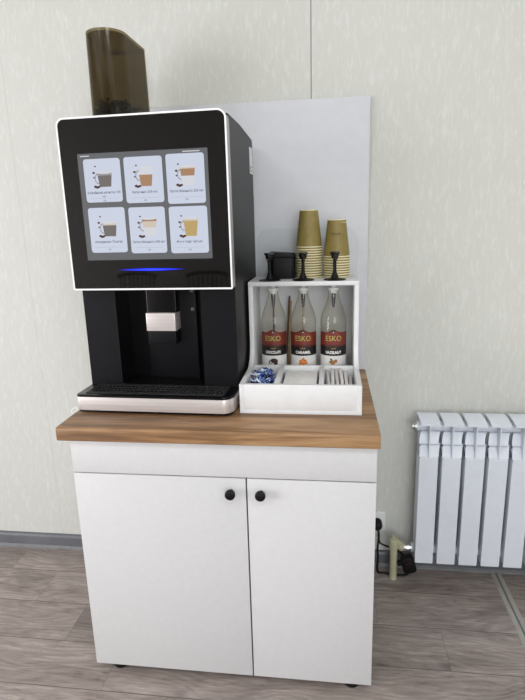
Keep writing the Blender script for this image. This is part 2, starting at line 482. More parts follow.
def card(x0, x1, z0, z1, txt, txt2, layers):
    flat(rrect(x0, x1, z0, z1, .0075, 5), 1, -.0004)
    cx, cz = (x0+x1)/2, (z0+z1)/2
    kx = cx+.006; zb = cz-.016; ht = .046; wt, wb = .0205, .0145
    if len(layers) == 2 and layers[0][2] == 6: ht = .036; wt = .0205; wb = .016
    for (a, b2, m) in layers:
        wa, wc = wb+(wt-wb)*a, wb+(wt-wb)*b2
        flat([(kx-wa, zb+ht*a), (kx+wa, zb+ht*a), (kx+wc, zb+ht*b2), (kx-wc, zb+ht*b2)], m, -.0006)
    # foam ellipse
    flat([(kx+wt*math.cos(2*PI*i/20), zb+ht+.0032*math.sin(2*PI*i/20)) for i in range(20)], 7 if layers[-1][2] != 6 else 3, -.0008)
    # handle on the left
    n = 14
    for i in range(n):
        a, b2 = PI/2+PI*i/n, PI/2+PI*(i+1)/n
        P = lambda an, rr: (kx-.0175+rr*math.cos(an), zb+ht*.58+rr*1.25*math.sin(an))
        flat([P(a, .0085), P(b2, .0085), P(b2, .0110), P(a, .0110)], 3, -.0007)
    # coffee beans beside the glass
    for (bx, bz, rr) in ((-.028, .001, .0034), (-.023, -.001, .0034), (-.018, .0005, .0030), (-.030, .036, .0028), (-.0245, .052, .0020), (-.030, .024, .0020)):
        flat([(kx+bx+rr*1.3*math.cos(2*PI*i/12), zb+bz+rr*math.sin(2*PI*i/12)) for i in range(12)], 9, -.0009)
    fn = lambda zz: (lambda x, y: (cx+x, -.0010, zz+y))
    text_into(bm, txt, .0086, fn(cz-.0305), 2, .092, .0001)
    if txt2: text_into(bm, txt2, .0076, fn(cz-.0405), 2, .03)
    flat([(x0+.01, cz-.0455), (x1-.01, cz-.0455), (x1-.01, cz-.0449), (x0+.01, cz-.0449)], 10, -.0006)
    text_into(bm, '150', .0062, fn(cz-.0515), 2, .02)
ml = '\u043c\u043b'
card(.0665, .1690, .5805, .6905, '\u041a\u043e\u0444\u0435\u0439\u043d\u044b\u0439 \u043d\u0430\u043f\u0438\u0442\u043e\u043a 150', ml, [(0, .8, 6), (.8, 1, 3)])
card(.1790, .2835, .5755, .6910, '\u041a\u0430\u043f\u0443\u0447\u0438\u043d\u043e 250 '+ml, '', [(0, .62, 5), (.62, 1, 7)])
card(.2935, .3955, .5700, .6935, '\u041b\u0430\u0442\u0442\u0435 \u041c\u0430\u043a\u0438\u0430\u0442\u043e 220 '+ml, '', [(0, .5, 7), (.5, .88, 5), (.88, 1, 4)])
card(.0665, .1705, .4480, .5665, '\u0410\u043c\u0435\u0440\u0438\u043a\u0430\u043d\u043e \u041b\u043e\u043d\u0433\u0435\u0440', '', [(0, .8, 6), (.8, 1, 4)])
card(.1810, .2820, .4445, .5645, '\u041b\u0430\u0442\u0442\u0435 \u041c\u0430\u043a\u0438\u0430\u0442\u043e 300 '+ml, '', [(0, .5, 7), (.5, .85, 4), (.85, 1, 5)])
card(.2930, .3970, .4425, .5630, '\u0424\u043b\u044d\u0442 \u0423\u0430\u0439\u0442 160 '+ml, '', [(0, .85, 8), (.85, 1, 4)])
for (x0, x1, z) in ((.06, .085, .698), (.34, .385, .698)):
    flat([(x0, z-.0012), (x1, z-.0012), (x1, z+.0012), (x0, z+.0012)], 7, -.0006)
build('touch_screen', bm, mats, mc, smooth=0)['label'] = 'lit touchscreen with six drink cards'
# blue light bar, brightest in the middle
b = NB('blue_light'); o_ = b.obj(); s_ = b.add('ShaderNodeSeparateXYZ'); b.link(o_, s_.inputs[0])
d_ = b.math('DIVIDE', b.math('ABSOLUTE', b.math('SUBTRACT', s_.outputs[0], .232)), .1)
v_ = b.math('DIVIDE', b.math('ABSOLUTE', b.math('SUBTRACT', s_.outputs[2], .4003)), .0040)
k_ = b.math('MAXIMUM', b.math('SUBTRACT', 1., b.math('ADD', b.math('POWER', d_, 1.6), b.math('POWER', v_, 1.2))), 0.)
b.b.inputs['Base Color'].default_value = lin((8, 8, 9)); b.b.inputs['Emission Color'].default_value = (.012, .03, 1, 1)
b.b.inputs['Roughness'].default_value = .05
b.link(b.math('MULTIPLY', k_, 3.2), b.b.inputs['Emission Strength'])
bm = B(); prism(bm, [(.232+.1*math.cos(2*PI*i/40), .4003+.0040*math.sin(2*PI*i/40)) for i in range(40)], 'y', .0012, .0008)
build('light_bar', bm, b.m, mc, smooth=0)['label'] = 'thin blue glowing light bar'
# spout
bm = B()
prism(bm, rrect(.177, .269, .082, .119, .004, 4), 'z', .268, .344); 
sp = build('spout', bm, M_gloss, mc); sp['label'] = 'black coffee spout'
bm = B(); prism(bm, rrect(.179, .2665, .072, .119, .004, 5), 'z', .176, .2155, bev=.001)
build('nozzle_block', bm, M_body, sp)
bm = B(); prism(bm, rrect(.1775, .268, .068, .119, .004, 5), 'z', .2155, .2683, bev=.0008)
build('spout_cover', bm, M_steel, sp)['label'] = 'brushed silver cover of the spout'
for z in (.268, .323):
    bm = B(); box(bm, .303, .313, .112, .122, z, z+.010, .001); build('sensor', bm, M_edge2, mc)['label'] = 'small pale sensor'
# drip tray
tx0, tx1, ty0, ty1 = -.002, .4545, -.052, .052
def tray_outline(x0, x1, y0, y1, r, n=8):
    pts = [(x1, y1), (x0, y1)]
    for i in range(n+1):
        a = PI+PI/2*i/n; pts.append((x0+.010+.010*math.cos(a), y0+.010+.010*math.sin(a)))
    for i in range(n+1):
        a = 1.5*PI+PI/2*i/n; pts.append((x1-r+r*math.cos(a), y0+r*1.35+r*1.35*math.sin(a)))
    return pts
bm = B()
prism(bm, tray_outline(tx0+.002, tx1-.002, ty0+.002, ty1, .028), 'z', .0035, .009)
# rim ring of the tray (top)
oo = tray_outline(tx0, tx1, ty0, ty1, .030); 
prism(bm, oo, 'z', .0475, .0545, bev=.0015)
dt = build('drip_tray', bm, M_gloss, mc, smooth=40)
bm = B(); prism(bm, tray_outline(tx0, tx1, ty0, ty1, .030), 'z', .0085, .0477, bev=.0005)
build('steel_front', bm, M_steel, dt, smooth=40)['label'] = 'brushed steel front band'
bm = B()
gx0, gx1, gy0, gy1 = .022, .428, -.036, .046
frame_ring2 = [(gx0, gy0), (gx1, gy0), (gx1, gy1), (gx0, gy1)]
box(bm, gx0, gx1, gy0, gy0+.003, .0545, .0575); box(bm, gx0, gx1, gy1-.003, gy1, .0545, .0575)
box(bm, gx0, gx0+.003, gy0, gy1, .0545, .0575); box(bm, gx1-.003, gx1, gy0, gy1, .0545, .0575)
n = 34
for i in range(n):
    x = gx0+.004+(gx1-gx0-.008)*i/(n-1)
    box(bm, x-.0020, x+.0020, gy0+.003, gy1-.003, .0545, .0572)
for j in range(4):
    y = gy0+.010+j*.0200
    box(bm, gx0+.003, gx1-.003, y-.0018, y+.0018, .0545, .0580)
build('drip_grille', bm, plain('grille_grey', (58, 58, 60), .3, metal=.4), dt, smooth=0)['label'] = 'black slotted grille'
# service sticker at the back of the right side
bm = B(); prism(bm, rrect(.345, .398, .670, .750, .002, 3), 'x', .4523, .4530)
for (y0, y1, z) in ((.352, .390, .690), (.352, .372, .684), (.352, .385, .678)):
    poly(bm, [(.4531, y0, z), (.4531, y1, z), (.4531, y1, z+.002), (.4531, y0, z+.002)], 1)
build('sticker', bm, [M_socket, M_dark], mc, smooth=0)['label'] = 'white rectangular sticker'
for (x, y) in ((.03, .09), (.42, .09), (.03, .37), (.42, .37)):
    bm = B(); lathe(bm, [(0, 0), (.017, 0), (.019, .004), (.018, .0125), (0, .0125)], (x, y, 0), 20); build('foot', bm, M_cable, mc)
# smoked bean hopper
def hop(rx, y0, y1, cx=.0870, n=14):
    pts = [(cx+rx, y1-.006), (cx+rx-.006, y1), (cx-rx+.006, y1), (cx-rx, y1-.006)]
    for i in range(n+1):
        a = PI+PI*i/n; pts.append((cx+rx*math.cos(a), y0+rx+rx*math.sin(a)))
    return pts
bm = B()
ho = hop(.0560, .120, .325); hi = hop(.0535, .1225, .3225)
ho2 = hop(.0585, .117, .329); hi2 = hop(.0560, .1195, .3265)
z0, z1 = .7915, 1.040
def ringw(pa, za, pb, zb, mat=0):
    A = [bm.verts.new((p[0], p[1], za)) for p in pa]; D = [bm.verts.new((p[0], p[1], zb)) for p in pb]
    for i in range(len(A)): bm.faces.new((A[i], A[(i+1) % len(A)], D[(i+1) % len(A)], D[i])).material_index = mat
ringw(ho2, z0, ho, z1); ringw(hi2, z0, hi, z1); ringw(ho, z1, hi, z1); ringw(ho2, z0, hi2, z0)
hp = build('bean_hopper', bm, M_smoke, mc, smooth=40); hp['label'] = 'tall smoked brown bean hopper'
bm = B(); prism(bm, hop(.0525, .124, .321), 'z', .794, .830)
prism(bm, hop(.018, .150, .20), 'z', .830, .85)
build('hopper_floor', bm, M_black, hp)
bm = B(); prism(bm, hop(.0533, .1230, .3218), 'z', 1.031, 1.0345)
build('hopper_lid', bm, M_smoke, hp)
me = bpy.data.meshes.new('bean')
t = B(); bmesh.ops.create_icosphere(t, subdivisions=1, radius=1)
for v in t.verts: v.co = Vector((v.co.x*.0058, v.co.y*.0042, v.co.z*.0034))
t.to_mesh(me); t.free()
bm = B()
for i in range(420):
    x = .0870+random.uniform(-.047, .047); y = random.uniform(.135, .295)
    if y < .176 and (x-.0870)**2+(y-.176)**2 > .047**2: continue
    z = .833+random.random()**1.2*.034
    t = bmesh.new(); t.from_mesh(me)
    merge(bm, t, 0, Matrix.Translation((x, y, z)) @ Matrix.Rotation(random.random()*6, 4, Vector((random.random()-.5, random.random()-.5, random.random()))))
tag(build('coffee_beans', bm, M_bean, hp), kind='stuff')['label'] = 'dark roasted coffee beans'

# ------------------------------------------------------------------ organizer
OX0, OX1, OF, OB, OT = .4770, .8110, .133, .530, .3415
CFy = .352                                    # front of the upper case
og = empty('syrup_organizer', (0, 0, H), label='white organizer box with bottle niche and front tray beside the coffee machine', cat='organizer')
cur = [(OB, .012), (OB, OT-.013), (CFy, OT-.013)]
R_ = .068
for i in range(13):
    a = -PI/2*i/12          # concave quarter arc, centre in front of the case
    cur.append((CFy-R_+R_*math.cos(a), .085+R_+R_*math.sin(a)))
cur += [(OF, .085), (OF, .012)]
for (a, b2) in ((OX0, OX0+.0135), (OX1-.0135, OX1)):
    bm = B(); prism(bm, cur, 'x', a, b2, bev=.0006); build('side_panel', bm, M_org, og)
bm = B(); box(bm, OX0, OX1, OF, OB, .0008, .012, .0006); build('base_panel', bm, M_org, og)
bm = B(); box(bm, OX0, OX1, CFy-.001, OB, OT-.013, OT, .0008); build('top_shelf', bm, M_org, og)
bm = B(); box(bm, OX0+.0135, OX1-.0135, OF, OF+.0125, .012, .085, .0006); build('front_panel', bm, M_org, og)
bm = B(); box(bm, OX0+.0135, OX1-.0135, OB-.006, OB, .012, OT-.013); build('back_panel', bm, M_org, og)
bm = B(); box(bm, OX0+.0135, OX1-.0135, .338, .348, .012, .083, .0006); build('tray_divider', bm, M_org, og)
for x in (.571, .695):
    bm = B(); box(bm, x, x+.014, OF+.0125, .338, .012, .083, .0006); build('tray_divider', bm, M_org, og)
bm = B(); prism(bm, rrect(OX0+.006, OX1+.002, .200, .497, (.002, .002, .042, .042), 8), 'y', .5305, .5335, bev=.0004)
build('acrylic_backplate', bm, M_acryl, og)['label'] = 'clear backplate with rounded upper corners'

# ------------------------------------------------------------------ syrup bottles
def bottle(x, y, label, flavour, kind):
    t = empty('syrup_bottle', (x, y, H+.0125), label=label, cat='bottle', group='syrup bottles in the organizer niche')
    z = -.0125
    bm = B()
    lathe(bm, [(0, .004), (.030, .001), (.036, 0), (.0400, .004), (.0405, .012), (.0405, .196), (.0397, .206), (.0360, .220), (.0300, .238), (.0225, .256),
               (.0178, .272), (.0158, .284), (.0150, .2945), (.0150, .296)], (0, 0, 0), 40)
    build('glass', bm, M_clear, t, smooth=60)
    bm = B(); lathe(bm, [(.0125, .285), (.0152, .2945), (.0172, .2955), (.0174, .300), (.0168, .3025), (.009, .303), (.009, .309), (.0055, .312), (0, .312)], (0, 0, 0), 28)
    build('pourer_cap', bm, [M_socket], t)['label'] = 'white and steel pourer cap'
    bm = B()
    lathe(bm, [(0, .302), (.0062, .302), (.0066, .270), (.0052, .252), (.0035, .240), (0, .240)], (0, 0, 0), 16)
    build('pourer_tube', bm, M_tin, t)
    if kind != 'nut':
        bm = B(); lathe(bm, [(0, .242), (.0030, .242), (.0032, .035), (0, .035)], (0, 0, 0), 12, 0)
        build('dip_tube', bm, M_straw if kind == 'choc' else M_stickl, t)
    # label wrapped on the glass
    bm = B(); R0 = .0408
    def cy(s, zz, rr=R0):
        a = -PI/2+s/R0; return (rr*math.cos(a), rr*math.sin(a), zz+z)
    hw = R0*1.45; N = 36
    def strip(zlo, zhi, mat, rr=R0, hw=hw):
        for i in range(N):
            s0, s1 = -hw+2*hw*i/N, -hw+2*hw*(i+1)/N
            lo = (lambda s: zlo(s)) if callable(zlo) else (lambda s: zlo)
            hi_ = (lambda s: zhi(s)) if callable(zhi) else (lambda s: zhi)
            poly(bm, [cy(s0, lo(s0), rr), cy(s1, lo(s1), rr), cy(s1, hi_(s1), rr), cy(s0, hi_(s0), rr)], mat)
    top = lambda s: .179+.0095*math.exp(-(s/.0135)**2)
    strip(.104, .134, 1); strip(.040, .104, 2); strip(.134, top, 0)
    strip(lambda s: .1335-.0*s, lambda s: .1345+.006*math.cos(min(1, abs(s)/hw)*PI/2), 3, R0+.0001)
    strip(lambda s: top(s)-.004, lambda s: top(s)-.0028, 3, R0+.0001)
    # little crest on top
    f = lambda rr, zz, kx=1: (lambda x_, y_: cy(x_*kx, zz+y_, rr))
    poly(bm, [cy(s, zz, R0+.0002) for s, zz in ((-.007, .181), (0, .1765), (.007, .181), (.003, .1855), (-.003, .1855))], 1)
    poly(bm, [cy(s, zz, R0+.0003) for s, zz in ((-.003, .1800), (0, .1780), (.003, .1800), (0, .1815))], 2)
    text_into(bm, 'ESKO', .0240, f(R0+.0004, .1590), 4, .050, .0, 1)
    text_into(bm, 'SYRUP', .0055, f(R0+.0003, .1275), 6, .02, .0001, 1)
    text_into(bm, flavour, .0120, f(R0+.0003, .1145), 2, .050, .0005, 1)
    def blob(s, zz, r1, r2, m, rr=.0003, rot=0):
        P = []
        for i in range(14):
            a = 2*PI*i/14; u, v = r1*math.cos(a), r2*math.sin(a)
            P.append(cy(s+u*math.cos(rot)-v*math.sin(rot), zz+u*math.sin(rot)+v*math.cos(rot), R0+rr))
        poly(bm, P, m)
    if kind == 'choc':
        for (s, zz, r1, r2, ro) in ((-.006, .084, .010, .006, .3), (.006, .086, .009, .008, -.2), (0, .078, .015, .005, 0), (.001, .091, .009, .004, .1)): blob(s, zz, r1, r2, 5, .0003+random.random()*.0001, ro)
    elif kind == 'car':
        for (s, zz, r1, r2, ro) in ((-.007, .086, .006, .005, .3), (.005, .088, .007, .005, -.4), (0, .079, .007, .005, 0), (.010, .080, .005, .004, .1), (-.010, .078, .004, .004, .1), (0, .094, .005, .003, .5)): blob(s, zz, r1, r2, 5, .0003+random.random()*.0001, ro)
    else:
        blob(-.006, .091, .006, .0035, 7, .0003, 2.2); blob(-.002, .082, .008, .007, 5, .00035); blob(.007, .087, .006, .006, 5, .0004); blob(-.010, .084, .005, .003, 7, .00042, .6)
    lab = build('label', bm, [M_lred, M_lblack, M_lwhite, M_lred2, M_lyel, {'choc': M_choc, 'car': M_caramel, 'nut': M_nut}[kind], M_printf, M_leaf], t, smooth=0)
    lab['label'] = 'red, black and white paper label'
    return t
BX = (.5460, .6410, .7360); BY = .420
bottle(BX[0], BY, 'clear syrup bottle labelled CHOCOLATE, with the dark chocolate picture', 'CHOCOLATE', 'choc')
bottle(BX[1], BY, 'clear syrup bottle labelled CARAMEL, with the orange caramel picture', 'CARAMEL', 'car')
bottle(BX[2], BY, 'clear syrup bottle labelled HAZELNUT, with the nut and leaf picture', 'HAZELNUT', 'nut')
# wooden stirrers standing between the first two bottles
def stick(x0, x1, m, label, z1=.278, dy=0):
    bm = B(); prism(bm, [(x0-.0035, .013), (x0+.0035, .013), (x1+.0035, z1), (x1, z1+.004), (x1-.0035, z1)], 'y', .485+dy, .4865+dy)
    tag(build('stir_stick', bm, m, smooth=0, loc=(0, 0, H)), label, 'stir stick')
stick(.5750, .5930, M_stickd, 'dark brown stick standing behind the CHOCOLATE and CARAMEL bottles')
stick(.5830, .5975, M_stickl, 'pale wooden stick just right of the dark brown stick in the niche', .262, .003)

# ------------------------------------------------------------------ pumps on the shelf
def pump(x, y, label):
    t = empty('syrup_pump', (x, y, H+OT+.0004), label=label, cat='pump', group='black pumps on the organizer top')
    bm = B(); lathe(bm, [(0, 0), (.033, 0), (.034, .0012), (.033, .0025), (.024, .0035), (.015, .006), (0, .006)], (0, 0, 0), 36); build('collar_disc', bm, M_black, t)
    bm = B(); lathe(bm, [(.0120, .0055), (.0110, .010), (.0080, .017), (.0060, .024), (.0052, .028), (.0052, .066), (0, .066)], (0, 0, 0), 24); build('stem', bm, M_black, t)
    bm = B(); lathe(bm, [(0, .064), (.0095, .064), (.0115, .070), (.0115, .080), (.0085, .084), (0, .084)], (0, 0, 0), 24)
    box(bm, -.0145, .0145, -.011, .011, .0765, .0845, .003)
    tube(bm, [(0, -.004, .075), (.001, -.018, .0735), (.002, -.030, .068), (.0025, -.033, .060)], .0052, 10, smooth_n=4)
    build('pump_head', bm, M_gloss, t)
pump(BX[0]-.006, .388, 'black syrup pump leftmost on the shelf, in front of the black holder')
pump(BX[1]+.002, .388, 'black syrup pump in front of the taller cup stack')
pump(BX[2]+.003, .388, 'black syrup pump in front of the shorter cup stack')

# black lid holder
t = empty('lid_holder', (.5760, .468, H+OT+.0005), label='black rounded holder beside the taller cup stack on the organizer shelf', cat='holder')
bm = B()
pts = rrect(-.038, .038, -.035, .035, .012, 5)
prism(bm, pts, 'z', 0, .066, bev=.0015); build('holder_body', bm, M_jet, t)
bm = B()
tt = bmesh.new()
prism(tt, rrect(-.0405, .0395, -.0375, .0375, .013, 5), 'z', .066, .082, bev=.002)
for v in tt.verts:
    if v.co.z > .072: v.co.z += -.09*(v.co.x-.0)-.002
merge(bm, tt, 0)
build('holder_rim', bm, M_jet, t)

# ------------------------------------------------------------------ paper cups (upside down, nested)
def cup_proto(prt):
    t = empty('paper_cup', (0, 0, 0))
    rb, rt, hh = .0415, .0288, .1140
    bm = B()
    lathe(bm, [(rb, .003), (rt, hh), (rt-.0009, hh+.0002), (rt-.0011, hh-.006), (0, hh-.006)], (0, 0, 0), 36, 0)
    if prt:
        def f(zz):
            def g(x_, y_):
                z_ = zz+y_; r_ = rb+(rt-rb)*(z_-.003)/(hh-.003)+.0002; a = -PI/2-.08+x_/r_
                return (r_*math.cos(a), r_*math.sin(a), z_)
            return g
        text_into(bm, 'VENDER', .0095, f(.071), 1, .032, .0003, 1)
        text_into(bm, '\u2022 \u2022 \u2022', .011, f(.040), 2, .03, .0002, 1)
    build('cup_wall', bm, [M_kraft, M_print, M_printf], t, smooth=40)
    bm = B(); tube_pts = 36
    prof = [(rb-.0006+.0020*math.cos(2*PI*i/8), .0022+.0022*math.sin(2*PI*i/8)) for i in range(9)]
    lathe(bm, prof, (0, 0, 0), 36)
    build('cup_rim', bm, M_cream, t, smooth=60)['label'] = 'cream rolled rim'
    bm = B(); lathe(bm, [(rt-.0009, hh+.0014), (rt+.0003, hh+.0010), (rt+.0005, hh-.0012), (rt-.0010, hh-.0008), (rt-.0009, hh+.0014)], (0, 0, 0), 36)
    build('cup_base_edge', bm, M_cream, t, smooth=60)
    return t
def copy_tree(o, parent=None):
    c = o.copy(); C.objects.link(c); c.parent = parent
    for ch in list(o.children): copy_tree(ch, c)
    return c
SP = .00785
for (sx_, sy_, n, nm, prt) in ((.6580, .482, 13, 'taller', False), (.7455, .482, 9, 'shorter', True)):
    top_cup = cup_proto(prt)
    proto = top_cup
    for k in range(n):
        last = (k == n-1)
        c = top_cup if last else copy_tree(proto)
        dx = random.uniform(-.0006, .0006) if not last else 0
        c.location = (sx_+dx, sy_+random.uniform(-.0005, .0005), H+OT+.0006+k*SP)
        if not last: c.rotation_euler.z = random.random()*.3
        pos = 'topmost' if last else ('bottom' if k == 0 else None)
        if last: lb = 'olive paper cup upside down, topmost of the %s stack' % nm
        elif k == 0: lb = 'cream-rimmed paper cup at the very bottom of the %s stack' % nm
        else: lb = 'cream-rimmed paper cup nested in the middle of the %s stack' % nm
        tag(c, lb, 'cup', 'paper cups in the %s stack' % nm)

# ------------------------------------------------------------------ tray contents
def candy_proto():
    bm = B()
    prof = [(0.0095, -.024), (.0085, -.021), (.0022, -.0145), (.0055, -.0125), (.0082, -.007), (.0086, 0), (.0082, .007), (.0055, .0125), (.0022, .0145), (.0085, .021), (.0095, .024)]
    lathe(bm, prof, (0, 0, 0), 14)
    for v in bm.verts:
        if abs(v.co.z) > .016: v.co.x *= 1.1; v.co.y *= .35+.25*math.sin(v.co.x*900)
    return bm
cp = build('wrapped_candy', candy_proto(), M_candy, smooth=50)
k = 0
for (x, y, z, rx, rz) in ((.515, .175, .022, 90, 20), (.545, .180, .022, 90, 100), (.515, .215, .022, 90, 60), (.545, .225, .022, 90, -20), (.52, .262, .022, 90, 80), (.545, .275, .022, 90, 10),
                          (.52, .19, .038, 80, -35), (.545, .20, .040, 95, 50), (.518, .235, .040, 85, 5), (.547, .250, .040, 85, -60), (.53, .28, .040, 90, 95),
                          (.522, .172, .056, 80, 60), (.548, .18, .057, 90, -10), (.520, .215, .058, 100, 15), (.548, .222, .058, 80, 80), (.522, .255, .058, 90, -40), (.546, .268, .057, 100, 30),
                          (.530, .195, .071, 90, 100), (.520, .240, .072, 85, 75), (.547, .250, .073, 90, 20), (.528, .275, .071, 95, 130), (.545, .170, .070, 95, 40)):
    c = cp if k == 0 else cp.copy()
    if k: C.objects.link(c)
    c.scale = (1.15,)*3
    c.location = (x-.004, .175+(y-.17)*1.27, H+z+.004); c.rotation_euler = (math.radians(rx), random.uniform(-.2, .2), math.radians(rz)); k += 1
    tag(c, 'blue and white wrapped candy heaped in the left tray compartment', 'candy', 'candies in the left compartment')
# napkins
for i in range(9):
    bm = B(); w = .048-random.random()*.001
    box(bm, -w, w, -.088, .088, 0, .0062, .0018, seg=2)
    o = build('paper_napkin', bm, M_paper, loc=(.6400, .242, H+.0125+i*.0064)); o.rotation_euler.z = random.uniform(-.02, .02)
    tag(o, 'white folded paper napkin, topmost in the middle tray compartment' if i == 8 else 'white folded paper napkin beneath the topmost one in the middle compartment', 'napkin', 'napkins in the middle compartment')
# paper-wrapped sticks
sp0 = None
for i in range(17):
    lay = 0 if i < 6 else (1 if i < 12 else 2)
    j = i-6*lay
    if sp0 is None:
        bm = B(); box(bm, -.0042, .0042, -.088, .088, -.0022, .0022, .0012)
        sp0 = build('wrapped_stirrer', bm, M_paper2); c = sp0
    else:
        c = sp0.copy(); C.objects.link(c)
    x = .7175+j*.0128+(.004 if lay == 1 else (.002 if lay == 2 else 0))
    c.location = (x, .243, H+.022+lay*.0235+(0.0045 if j % 2 else 0)); c.rotation_euler = (math.radians(random.uniform(-3.0, 3.0)) , random.uniform(-.9, .9), random.uniform(-.045, .045))
    if lay == 2: c.location.x += .001
    tag(c, 'white paper-wrapped stirrer lying in the right tray compartment', 'stirrer', 'wrapped stirrers in the right compartment')

# ------------------------------------------------------------------ radiator
RX, PT, RF = 1.0350, .0767, .500
rad = empty('radiator', (RX, RF, H), label='white aluminium wall radiator with louvred top right of the cabinet', cat='radiator')
zb, zp, zl, ztop = -.705, -.289, -.166, -.151
wpl = .0632
def curve_plate(bm, pts, x0, x1, th=.003):
    """thin curved louvre: polyline (y, z) with thickness"""
    n = len(pts); up = [(p[0], p[1]+th) for p in pts]
    prism(bm, pts+up[::-1], 'x', x0, x1)
for s in range(8):
    x = s*PT
    sec = None
    bm = B()
    # column behind: blocks filled out to plate width to keep light out of the gaps
    box(bm, x+.0004, x+wpl-.0004, .0055, .066, zb+.008, zp-.006, .002)
    box(bm, x+wpl/2-.029, x+wpl/2+.029, .052, .067, zp-.006, ztop-.008)
    box(bm, x+wpl/2-.0016, x+wpl/2+.0016, 0, .078, zp+.0005, zl-.002); box(bm, x+wpl/2-.0016, x+wpl/2+.0016, .0055, .078, zb+.012, zp+.0005)         # central rib
    sec = build('radiator_section', bm, M_rad, rad, smooth=40)
    bm = B(); prism(bm, rrect(x, x+wpl, zb, zp, .004, 4), 'y', 0, .005, bev=.0014); build('front_plate', bm, M_rad, sec, smooth=0)
    # hood: bends from the rear top over to the front lip, sides swept in a curve
    for (nm, z0_, z1_, y0_, y1_, cvx) in (('top_hood', zl, ztop, 0., .074, .004), ('louvre', -.2450, -.207, .020, .040, -.008), ('louvre', -.2880, -.248, .0065, .034, -.008)):
        bm = B(); N = 8; up_, lo_ = [], []
        for i in range(N+1):
            tq = i/N; y = y0_+(y1_-y0_)*tq; z = z0_+(z1_-z0_)*math.sin(tq*PI/2)
            sh = -cvx*(tq**1.5)*1.2
            up_.append([(x+sh, y, z+.0015), (x+wpl+.002+sh, y, z+.0015)]); lo_.append([(x+sh, y, z-.0015), (x+wpl+.002+sh, y, z-.0015)])
        def V(p): return bm.verts.new(p)
        U = [[V(a) for a in r_] for r_ in up_]; L = [[V(a) for a in r_] for r_ in lo_]
        for i in range(N):
            bm.faces.new((U[i][0], U[i][1], U[i+1][1], U[i+1][0])); bm.faces.new((L[i][0], L[i+1][0], L[i+1][1], L[i][1]))
            bm.faces.new((U[i][0], U[i+1][0], L[i+1][0], L[i][0])); bm.faces.new((U[i][1], L[i][1], L[i+1][1], U[i+1][1]))
        bm.faces.new((U[0][0], L[0][0], L[0][1], U[0][1])); bm.faces.new((U[N][0], U[N][1], L[N][1], L[N][0]))
        if nm == 'top_hood': box(bm, x, x+wpl+.001, -.0005, .002, zl-.006, zl+.0012)
        build(nm, bm, M_rad, sec, smooth=50)
    # small sloped shelf joining the plate with the interior
    bm = B(); prism(bm, [(0.001, zp-.003), (.003, zp-.003), (.030, zp+.030), (.028, zp+.030)], 'x', x+.001, x+wpl-.001); build('deflector', bm, M_rad, sec, smooth=0)
for z in (-.190, -.675):
    bm = B(); R = Matrix.Rotation(PI/2, 4, 'Y')
    lathe(bm, [(0, -.008), (.0175, -.008), (.0175, 8*PT-.01), (0, 8*PT-.01)], (0, .050, z), 24, 0, R); build('header_pipe', bm, M_rad, rad)
bm = B(); R = Matrix.Rotation(-PI/2, 4, 'Y')
lathe(bm, [(0, 0), (.017, 0), (.017, .006), (.011, .008), (.011, .015), (0, .016)], (-.008, .045, -.190), 12, 0, R)
build('air_vent_plug', bm, M_chrome, rad)['label'] = 'small chrome vent plug'
bm = B()
for z in (-.20, -.66):
    box(bm, .085, .095, .060, .112, z-.004, z+.004); box(bm, .315, .325, .060, .112, z-.004, z+.004)
build('wall_bracket', bm, M_rad, rad)

# supply pipe with valve
pp = empty('radiator_pipe', (.9625, .527, 0), label='beige plastic heating pipe with valve rising from the floor left of the radiator', cat='pipe')
bm = B(); lathe(bm, [(0, 0), (.0135, 0), (.0135, .130), (.0175, .132), (.0175, .166), (.0135, .169), (0, .169)], (0, 0, 0), 24)
build('riser', bm, M_pipe, pp)
bm = B(); R = Matrix.Rotation(PI/2, 4, 'Y')
lathe(bm, [(0, .005), (.0120, .005), (.0120, .018), (.0165, .019), (.0165, .036), (.0125, .037), (0, .037)], (0, 0, .137), 24, 0, R)
lathe(bm, [(0, 0), (.0135, 0), (.0135, .010), (.010, .012), (.010, .018), (0, .018)], (.019, -.002, .146), 20, 0)
build('valve_body', bm, M_pipe, pp)
bm = B(); lathe(bm, [(0, 0), (.010, 0), (.011, .006), (.006, .008), (.006, .014), (0, .014)], (-.002, 0, .168), 10); build('valve_cap', bm, M_pipe, pp)
bm = B(); R = Matrix.Rotation(PI/2, 4, 'Y')
lathe(bm, [(0, .037), (.0120, .037), (.0120, .042), (.0155, .043), (.0155, .054), (.0105, .056), (.0105, .0615), (0, .0615)], (0, 0, .137), 8, 0, R)
build('union_nut', bm, M_chrome, pp)['label'] = 'chrome union nut'

# wall socket, plug, cable, adapter
so = empty('wall_socket', (.898, Y1, H-.606), label='white wall socket low behind the right side of the cabinet', cat='socket')
bm = B(); prism(bm, rrect(-.040, .040, -.040, .040, .006, 4), 'y', -.0105, 0, bev=.002); build('cover_plate', bm, M_socket, so)
bm = B(); R = Matrix.Rotation(PI/2, 4, 'X')
lathe(bm, [(0, 0), (.020, 0), (.022, .004), (.019, .004), (.018, .001), (0, .001)], (.0, -.0105, 0), 28, 0, R); build('socket_ring', bm, M_socket, so)
pc = empty('power_adapter', (.906, Y1-.0155, H-.606), label='black plug, cord and power adapter hanging between wall socket and beige pipe', cat='power adapter')
bm = B()
lathe(bm, [(0, 0), (.0185, 0), (.0190, .022), (.015, .034), (.009, .038), (0, .038)], (0, 0, 0), 24, 0, R)
build('plug', bm, M_cable, pc)
bm = B()
tube(bm, [(0, -.034, -.005), (.004, -.044, -.03), (.000, -.046, -.08), (.002, -.05, -.12), (.000, -.055, -.16), (.006, -.055, -.178), (.03, -.05, -.182), (.075, -.058, -.1835), (.105, -.058, -.180), (.118, -.060, -.160), (.116, -.062, -.130), (.108, -.066, -.110)], .0042, 8, smooth_n=8)
build('cord', bm, M_cable, pc)
bm = B()
